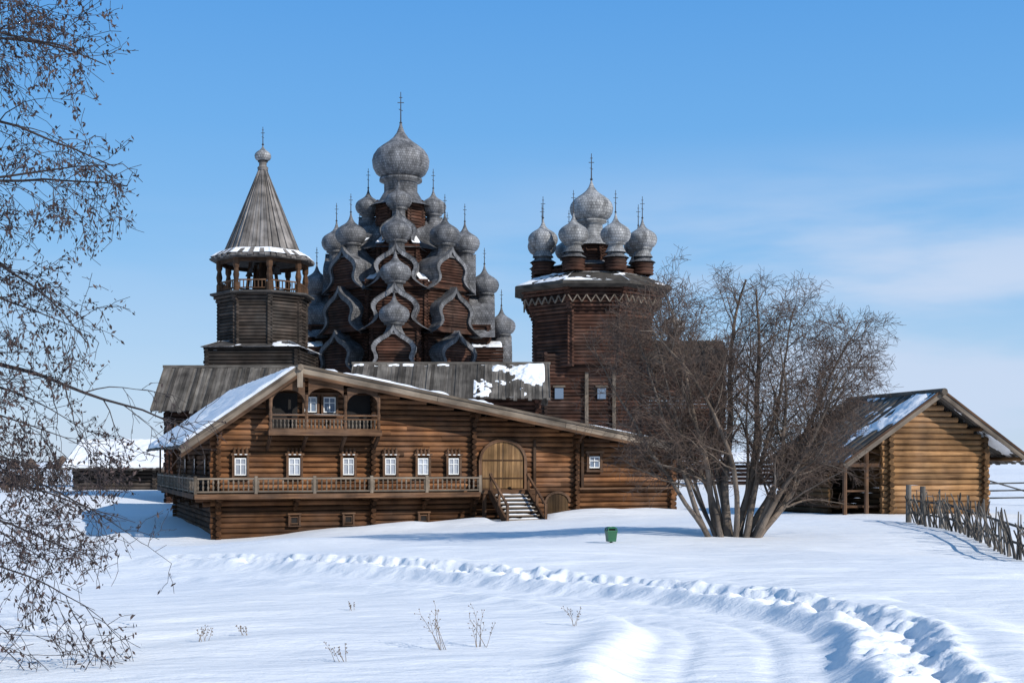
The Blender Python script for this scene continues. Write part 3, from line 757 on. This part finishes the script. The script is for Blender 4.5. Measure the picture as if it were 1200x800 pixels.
for i in range(8):
    a=P[i];b=P[(i+1)%8]
    TRc.beam((*a,zz(206)),(*b,zz(206)),.1,.12,1.3);TRc.beam((*a,zz(197)),(*b,zz(197)),.1,.1,.8)
    TRc.beam((*a,zz(230)),(*b,zz(230)),.2,.45,.5)
    for j in range(1,9):
        x=a[0]+(b[0]-a[0])*j/9;y=a[1]+(b[1]-a[1])*j/9
        TRc.box(x-.04,x+.04,y-.04,y+.04,zz(197),zz(206),.9)
TRc.cyl((0,0,zz(194)),(0,0,zz(232)),.35,None,8,.3)
for i in range(4):
    a=math.pi/4+math.pi/2*i;TRc.cyl((1.6*math.cos(a),1.6*math.sin(a),zz(194)),(1.2*math.cos(a),1.2*math.sin(a),zz(232)),.16,None,6,.4)
for x,y,s in ((1.4,-.8,1),(-1.3,.4,.8),(.2,1.6,.7),(-.6,-1.7,.6)):
    IR.lathe(x,y,[(.45*s,zz(217)),(.3*s,zz(217)+.3*s),(.22*s,zz(217)+.6*s),(0,zz(217)+.75*s)],12)
    IR.cyl((x,y,zz(217)+.7*s),(x,y,zz(232)),.03,None,5)
TE.lathe(0,0,[(10*k,zz(231)),(60*k,zz(231)),(60*k,zz(233)),(45*k,zz(240))],8,.5,math.pi/8)
for i in range(8):
    a0=math.pi/8+math.pi/4*i;a1=a0+math.pi/4;n=7
    for (r0,h0,r1,h1) in ((61*k,233.5,45*k,244),(45*k,243,3.5*k,342)):
        A=Vector((r0*math.cos(a0),r0*math.sin(a0),zz(h0)));Bv=Vector((r0*math.cos(a1),r0*math.sin(a1),zz(h0)))
        C=Vector((r1*math.cos(a0),r1*math.sin(a0),zz(h1)));D=Vector((r1*math.cos(a1),r1*math.sin(a1),zz(h1)))
        nr=(Bv-A).cross(C-A).normalized()
        for j in range(n):
            f0,f1=(j+.05)/n,(j+.95)/n;o=nr*(R.uniform(0,.05)+(.08 if j%2 else 0))
            e=(A-C).normalized()*R.uniform(0,.15)
            v=[A.lerp(Bv,f0)+o+e,A.lerp(Bv,f1)+o+e,C.lerp(D,f1)+o,C.lerp(D,f0)+o]
            v+= [p-nr*.15 for p in v]
            TE.add(v,[(0,1,2,3),(0,4,5,1),(1,5,6,2),(3,2,6,7),(0,3,7,4)],tn(.55,1.2),[(0,f0*3),(0,f1*3),(8,f1*3),(8,f0*3)]*2)
    q=[(r*k*math.cos(a),r*k*math.sin(a),zz(h)+.16) for r,h,a in ((50,241,a0),(61,234,a0),(61,234,a1),(50,241,a1))]
    snowslab(SNc,*q,10,40,.10,160+i,-.08,.6)
TE.lathe(0,0,[(6*k,zz(340)),(6.5*k,zz(343)),(4.5*k,zz(345)),(4.5*k,zz(349)),(6*k,zz(350)),(3*k,zz(351))],12,.8)
SHb.lathe(0,0,[(9.5*k*a,zz(357)+9.5*k*b) for a,b in MO],18,.9)
cross(IR,0,0,zz(369),22*k,.085)
SW.build('log_walls',M_tower,bt,True);TE.build('tent_roof',M_tent,bt);IR.build('bells_and_cross',M_iron,bt)
SNc.build('roof_snow',M_snow,bt,True);TRc.build('belfry_columns',M_brown,bt);SHb.build('cupola',M_shinglel,bt,True)

# ------------------------------------------------------------------ churchyard wall
cw=empty('churchyard_log_wall',(0,0,0))
L=MB();P=MB();S=MB()
for a,b,zb in (((15,96),(27,93),1.3),((-8,100),(0,97),1.2)):
    logwall(L,a,b,zb,3.3,.3,n=6)
    A=Vector((*a,3.95));Bv=Vector((*b,3.95));dn=Vector((0,1.1,0))
    plankroof(P,A,Bv,A-dn-Vector((0,0,.6)),Bv-dn-Vector((0,0,.6)),40,.07)
    plankroof(P,A,Bv,A+dn-Vector((0,0,.6)),Bv+dn-Vector((0,0,.6)),40,.07)
    o=Vector((0,0,.08));snowslab(S,A+o,Bv+o,Bv-dn-Vector((0,0,.52)),A-dn-Vector((0,0,.52)),80,10,.25,170,.7,.3)
L.build('logs',M_logdark,cw,True);P.build('cap_planks',M_plank,cw);S.build('cap_snow',M_snow,cw,True)

# ------------------------------------------------------------------ bare tree
def rdir(rng): 
    v=Vector((rng.gauss(0,1),rng.gauss(0,1),rng.gauss(0,1)));return v.normalized()
def inside(p,c,s): return ((p.x-c[0])/s[0])**2+((p.y-c[1])/s[1])**2+((p.z-c[2])/s[2])**2<1
def grow(mbs,mbt,p,d,L,r,lv,rng,C,up,cnt,spread,clip):
    seg=max(2,int(L/C['seg'][lv]));sl=L/seg;nb=cnt[lv] if lv<len(cnt) else 0
    rr=r;n=7 if lv==0 else (5 if lv==1 else 3)
    rmin=C.get('rmin',.0035)
    for i in range(seg):
        t=(i+1)/seg
        d=(d+rdir(rng)*C['wob'][lv]+Vector((0,0,up[lv]))).normalized()
        q=p+d*sl;r2=max(r*(1-t*.88),rmin)
        if clip and not clip(q,lv): 
            if lv==0 or rng.random()<.75:return
        mb=mbs if lv<2 else mbt
        mb.cyl(p,q,rr,r2,n,rng.uniform(.7,1.2),caps=False)
        p=q;rr=r2
        if nb and t>C['start'][lv]:
            k=nb/seg/(1-C['start'][lv]);m=int(k)+(1 if rng.random()<k-int(k) else 0)
            for _ in range(m):
                side=rdir(rng);side=(side-d*side.dot(d)).normalized()
                nd=(d*(1-spread[lv])+side*spread[lv]).normalized()
                grow(mbs,mbt,p,nd,C['len'][lv+1]*rng.uniform(.55,1.15)*(1.15-.45*t),max(rr*.5,rmin*1.4),lv+1,rng,C,up,cnt,spread,clip)
        if 'leaf' in C and lv>=2 and rng.random()<C['leafp']:
            for _ in range(C['leafn']):
                c=p+rdir(rng)*.03;s=rng.uniform(.008,.018);a=(rdir(rng)+Vector((0,0,-1))).normalized();b=a.cross(rdir(rng)).normalized()
                C['leaf'].add([c-a*s*2.0,c+b*s*.8,c+a*s*2.0,c-b*s*.8],[(0,1,2,3)],rng.uniform(.4,1.6))
tr=empty('bare_tree',(0,0,0))
TS=MB();TT=MB();rng=random.Random(29)
tx,ty=6.05,35.0;tz=H1(tx,ty)-.1
def clip(p,lv):
    top=8.95-.095*max(0,p.x-5.4)**1.8-.5*max(0,4.6-p.x)**1.4
    if p.z>top+.3*math.sin(p.x*3.1+p.y*2)+.15*math.sin(p.x*7.3): return False
    if not inside(p,(6.5,35,4.6),(4.95,3.6,5.2)): return False
    return p.z>tz+.9 or (lv==0)
C=dict(seg=[.40,.24,.16,.12],wob=[.12,.19,.24,.28],start=[.20,.12,.1],len=[7,2.0,.95,.42],rmin=.0045)
NS=18
for i in range(NS):
    f=(i+.5)/NS
    ax=(f-.45)*2*1.0+rng.uniform(-.08,.08);ay=rng.uniform(-.42,.42)
    bx=tx+(f-.5)*1.5+rng.uniform(-.08,.08);by=ty+rng.uniform(-.35,.35)
    Lh=rng.uniform(7.4,9.0)*(1-.34*abs(f-.42)*2)
    grow(TS,TT,Vector((bx,by,tz)),Vector((ax*.70,ay*.8,1)).normalized(),Lh,rng.choice((.055,.07,.085,.10,.13)),0,rng,C,[.010,.03,.01,-.02],[18+int(4*f),9,6],[.52,.58,.6],clip)
TS.build('trunks_and_limbs',M_bark,tr,True);TT.build('twigs',M_twig,tr)

# ------------------------------------------------------------------ birch, foreground left
bt2=empty('birch_tree',(0,0,0))
TS=MB();TT=MB();LF=MB();rng=random.Random(5)
bx,by=-7.3,12.2;bz0=H1(bx,by)
p=Vector((bx,by,bz0-.1));r=.17
TS_pts=[]
for i in range(22):
    q=p+Vector((rng.uniform(-.03,.04),rng.uniform(-.03,.03),.45));r2=.17*(1-i/24)
    TS.cyl(p,q,r,r2,10,1.0,caps=False);TS_pts.append((q.copy(),r2));p=q;r=r2
C=dict(seg=[.2,.12,.08,.06],wob=[.12,.2,.24,.28],start=[.35,.15,.1],len=[3,1.05,.5,.25],rmin=.0028,leaf=LF,leafp=.5,leafn=2)
def cl(p,lv):
    lim_=-3.75 if p.z>4.9 else (-4.05 if p.z>3.0 else -3.5)
    return p.x<lim_+.2*math.sin(p.z*4.2)
def limb(h,L,dx,dy,dz,r=.03,cn=(9,5,3),lp=.5,c=None):
    q,_=min(TS_pts,key=lambda a:abs(a[0].z-h));C['leafp']=lp
    grow(TS,TT,q,Vector((dx,dy,dz)).normalized(),L,r,0,rng,C,[-.04,-.10,-.12,-.1],list(cn),[.5,.55,.6],c or cl)
for h,L,dy,dz in ((8.6,2.6,.2,.1),(7.9,2.9,-.1,.3),(7.3,3.5,.15,.25),(6.9,3.7,-.3,.35),(6.4,3.9,.1,.3),(6.0,3.8,.3,.3),(5.8,3.8,-.1,.35),(5.6,3.7,-.2,.3)):
    limb(h,L,1,dy,dz,.03,(10,5,3),.55)
for h,L,dy,dz in ((5.1,3.2,.1,.25),(4.8,3.2,.3,.25),(4.6,3.1,-.3,.25),(4.2,3.1,.2,.2),(3.9,3.1,-.1,.25)): limb(h,L,1,dy,dz,.025,(9,5,3),.6)
limb(4.6,4.3,1,-.05,.16,.04,(9,4,2),.1,lambda p,lv:p.x<-2.9)
for h,L,dy,dz in ((3.6,3.3,.1,.15),(3.5,3.4,-.1,.2),(3.3,3.7,.1,.2),(3.2,3.8,.2,.2),(3.0,4.0,-.2,.25),(2.8,3.9,.1,.22),(2.5,3.6,-.1,.3)):
    limb(h,L,1,dy,dz,.025,(8,4,2),.35)
for h in (9,8,7,6,5): 
    a=rng.uniform(1.8,4.6);limb(h,2.5,math.cos(a),math.sin(a),.5,.04,(5,3,1),.3)
TS.build('trunk_and_limbs',M_twigb,bt2,True);TT.build('twigs',M_twigb,bt2);LF.build('dry_catkins',M_leaf,bt2)

# ------------------------------------------------------------------ stake fence
fe=empty('stake_fence',(0,0,0));FS=MB();rng=random.Random(3)
pts=[(13.25,42.5),(13.0,38),(12.4,33),(11.9,29.5),(11.5,26),(11,22)]
for a,b in zip(pts[:-1],pts[1:]):
    L=math.hypot(b[0]-a[0],b[1]-a[1]);n=int(L/.13)
    for i in range(n):
        t=(i+rng.random()*.6)/n;x=a[0]+(b[0]-a[0])*t+rng.uniform(-.08,.08);y=a[1]+(b[1]-a[1])*t
        z=H1(x,y);hh=rng.uniform(.7,1.2);ln=rng.gauss(-.12,.27)
        FS.cyl((x-ln*.3,y-.1,z-.2),(x+ln*hh,y+rng.uniform(-.12,.12)+ln,z+hh),rng.uniform(.022,.042),rng.uniform(.012,.025),5,rng.uniform(.4,1.2))
    for hh in (.35,.75):
        FS.cyl((a[0],a[1],H1(*a)+hh),(b[0],b[1],H1(*b)+hh),.035,.03,6,.8)
for x,y in ((13.2,42.6),(13.35,41.6)): FS.cyl((x,y,H1(x,y)-.1),(x,y,H1(x,y)+1.25),.10,.09,8,.8)
FS.build('stakes',M_plank,fe)
rf_=empty('rail_fence',(0,0,0));FS=MB()
pp=[(23,62),(26,60),(29,58),(32,56),(36,54)]
for a,b in zip(pp[:-1],pp[1:]):
    za,zb=H1(*a),H1(*b)
    for hh in (.3,.65,1.0): FS.cyl((a[0],a[1],za+hh),(b[0],b[1],zb+hh+.1),.045,.035,6,1)
    FS.cyl((a[0],a[1],za-.1),(a[0],a[1],za+1.3),.06,None,6,.8)
    FS.cyl((a[0],a[1]+.3,za+1.2),(b[0],b[1],zb+.1),.04,None,6,.9)
FS.build('rails',M_plank,rf_)

# ------------------------------------------------------------------ litter bin
bx,by=2.5,32.3;bz=H1(bx,by)
bn=empty('litter_bin',(bx,by,bz),.25);G=MB();K=MB()
def fr(mb,w0,w1,z0,z1,t=1):
    v=[(-w0,-w0,z0),(w0,-w0,z0),(w0,w0,z0),(-w0,w0,z0),(-w1,-w1,z1),(w1,-w1,z1),(w1,w1,z1),(-w1,w1,z1)]
    mb.add(v,[(3,2,1,0),(4,5,6,7),(0,1,5,4),(1,2,6,5),(2,3,7,6),(3,0,4,7)],t)
fr(G,.10,.125,.03,.28);fr(G,.135,.135,.28,.31,1.2);fr(G,.13,.08,.36,.40,1.2);fr(K,.09,.09,.31,.36)
for a in (-1,1): 
    for b in (-1,1): G.box(a*.113-.013,a*.113+.013,b*.113-.013,b*.113+.013,.311,.359)
K.box(-.03,.03,-.03,.03,-.2,.03)
S=MB();snowslab(S,(-.09,-.09,.40),(.09,-.09,.40),(.09,.09,.40),(-.09,.09,.40),8,8,.05,3,.8,1)
G.build('bin_body',M_green,bn);K.build('opening_and_post',M_dark,bn);S.build('bin_snow',M_snow,bn,True)

# ------------------------------------------------------------------ dry weeds
rng=random.Random(9)
for x,y,s,n in ((-.62,11.9,.42,6),(-.28,12.0,.38,6),(-1.5,11.2,.22,5),(.65,13.6,.25,4),(-3.05,12.6,.2,6),(-2.7,13,.15,4),(-9.3,28.5,.5,4),(-1.9,15,.12,4),(-9.8,26,.3,4)):
    z=H1(x,y);e=empty('dry_weed',(x,y,z));W=MB()
    for i in range(n):
        p=Vector((rng.uniform(-.05,.05),rng.uniform(-.05,.05),-.03));d=Vector((rng.uniform(-.45,.45),rng.uniform(-.3,.3),1)).normalized()
        L=s*rng.uniform(.6,1.05)
        for j in range(5):
            q=p+d*(L/5);W.cyl(p,q,.0034-.0005*j,.003-.0005*j,4,rng.uniform(.6,1.2),caps=False);d=(d+rdir(rng)*.18).normalized()
            if j>1:
                for _ in range(2):
                    dd=(d+rdir(rng)*.8).normalized();q2=q+dd*L*.14;W.cyl(q,q2,.0016,.0012,3,1,caps=False)
                    W.lathe(q2.x,q2.y,[(0,q2.z-.006),(.007,q2.z),(0,q2.z+.008)],5,rng.uniform(.4,.8))
            p=q
    W.build('stalks',M_straw,e)

# ------------------------------------------------------------------ distant trees / thicket
dt=empty('distant_trees',(0,0,0));W=MB();rng=random.Random(21)
def thicket(x0,x1,y0,y1,n,h):
    for i in range(n):
        x=rng.uniform(x0,x1);y=rng.uniform(y0,y1);z=H1(x,y)
        hh=h*rng.uniform(.5,1.2)
        W.cyl((x,y,z-.2),(x+rng.uniform(-.3,.3),y,z+hh),.05,.02,3,rng.uniform(.5,1.2),caps=False)
        for j in range(12):
            zc=z+hh*rng.uniform(.15,.8);L=hh*rng.uniform(.15,.4);a=rng.uniform(0,6.28)
            W.cyl((x,y,zc),(x+L*math.cos(a)*.7,y+L*math.sin(a)*.7,zc+L),.03,.015,3,rng.uniform(.5,1.2),caps=False)
thicket(-48,-33,84,100,130,1.5)
thicket(-70,-40,110,140,120,2.0)
def treeline(x0,x1,y,h,step):
    x=x0
    while x<x1:
        z=H1(x,y);hh=h*rng.uniform(.5,1.2);w=h*rng.uniform(.3,.7)
        v=[]
        for q,(r,t) in enumerate(((w*.5,0),(w,.25),(w*.8,.5),(w*.45,.8),(.05,1))):
            v.append((r,z-.3+hh*t))
        W.lathe(x,y+rng.uniform(-10,10),v,6,rng.uniform(.7,1.3),rng.random())
        x+=step*rng.uniform(.4,1.3)
treeline(-420,-130,420,4,3)
treeline(90,420,500,4,3)
treeline(-60,90,800,5,5)
W.build('trunks_and_crowns',M_twig,dt)

# ------------------------------------------------------------------ world, sun, camera
SD=Vector((.78,-.62,0)).normalized();el=math.radians(31)
sd=Vector((SD.x*math.cos(el),SD.y*math.cos(el),math.sin(el)))
w=bpy.data.worlds.new('World');scene.world=w;w.use_nodes=True
nt=w.node_tree;N=nt.nodes;Lk=nt.links;N.clear()
out=N.new('ShaderNodeOutputWorld');bg=N.new('ShaderNodeBackground');sky=N.new('ShaderNodeTexSky')
sky.sky_type='NISHITA';sky.sun_disc=False;sky.sun_elevation=el;sky.sun_rotation=math.atan2(SD.x,SD.y)
sky.air_density=1.0;sky.dust_density=.6;sky.ozone_density=2.0
tc=N.new('ShaderNodeTexCoord');mp=N.new('ShaderNodeMapping');mp.inputs['Scale'].default_value=(1.5,1.5,8)
mp.inputs['Location'].default_value=(.3,0,.4)
no=N.new('ShaderNodeTexNoise');no.inputs['Scale'].default_value=2.2;no.inputs['Detail'].default_value=7;no.inputs['Roughness'].default_value=.5
sx=N.new('ShaderNodeSeparateXYZ')
Lk.new(tc.outputs['Generated'],mp.inputs[0]);Lk.new(mp.outputs[0],no.inputs['Vector']);Lk.new(tc.outputs['Generated'],sx.inputs[0])
def mr(a,b,c,d,src):
    m=N.new('ShaderNodeMapRange');m.interpolation_type='SMOOTHSTEP'
    for i,vv in enumerate((a,b,c,d)): m.inputs[i+1].default_value=vv
    Lk.new(src,m.inputs[0]);return m.outputs[0]
def mul(a,b):
    m=N.new('ShaderNodeMath');m.operation='MULTIPLY';Lk.new(a,m.inputs[0])
    if isinstance(b,float): m.inputs[1].default_value=b
    else: Lk.new(b,m.inputs[1])
    return m.outputs[0]
STR=.11
rp_=N.new('ShaderNodeValToRGB');cr=rp_.color_ramp
stops=[(0,(.60,.73,.90)),(.06,(.46,.67,.91)),(.15,(.26,.54,.90)),(.25,(.155,.44,.87)),(.34,(.105,.37,.83)),(.6,(.09,.26,.56)),(1,(.08,.19,.38))]
cr.elements[0].position=0;cr.elements[1].position=1
for i,(pz,c) in enumerate(stops):
    el_=cr.elements[0] if i==0 else (cr.elements[-1] if i==len(stops)-1 else cr.elements.new(pz))
    el_.color=(*c,1)
Lk.new(sx.outputs['Z'],rp_.inputs[0])
sc=N.new('ShaderNodeVectorMath');sc.operation='SCALE';sc.inputs['Scale'].default_value=1/STR
Lk.new(rp_.outputs[0],sc.inputs[0])
mx=N.new('ShaderNodeMix');mx.data_type='RGBA';mx.inputs['Factor'].default_value=.88
Lk.new(sky.outputs[0],mx.inputs['A']);Lk.new(sc.outputs[0],mx.inputs['B'])
c=mul(mul(mr(.36,.62,0,1,no.outputs['Fac']),mr(.25,.13,0,1,sx.outputs['Z'])),mr(-.2,.28,.15,1,sx.outputs['X']))
c=mul(c,.85)
mix=N.new('ShaderNodeMix');mix.data_type='RGBA';mix.inputs['B'].default_value=(.60/STR,.71/STR,.90/STR,1)
Lk.new(c,mix.inputs['Factor']);Lk.new(mx.outputs['Result'],mix.inputs['A']);Lk.new(mix.outputs['Result'],bg.inputs[0])
bg.inputs[1].default_value=STR;Lk.new(bg.outputs[0],out.inputs[0])
sl=bpy.data.lights.new('sun','SUN');sl.energy=4.6;sl.angle=math.radians(.5);sl.color=(1,.95,.87)
so=bpy.data.objects.new('sun',sl);so.rotation_euler=sd.to_track_quat('Z','Y').to_euler();so.location=(20,-20,30);scene.collection.objects.link(so)
cam=bpy.data.cameras.new('camera');co=bpy.data.objects.new('camera',cam);scene.collection.objects.link(co)
co.location=(0,0,3.5);co.rotation_euler=(math.pi/2,0,0);cam.lens=45;cam.sensor_width=36;cam.shift_y=140/1200;cam.clip_end=6000;cam.clip_start=.1
scene.camera=co
scene.view_settings.view_transform='Standard';scene.view_settings.look='None';scene.view_settings.exposure=0
print('verts',sum(len(o.data.vertices) for o in bpy.data.objects if o.type=='MESH'))
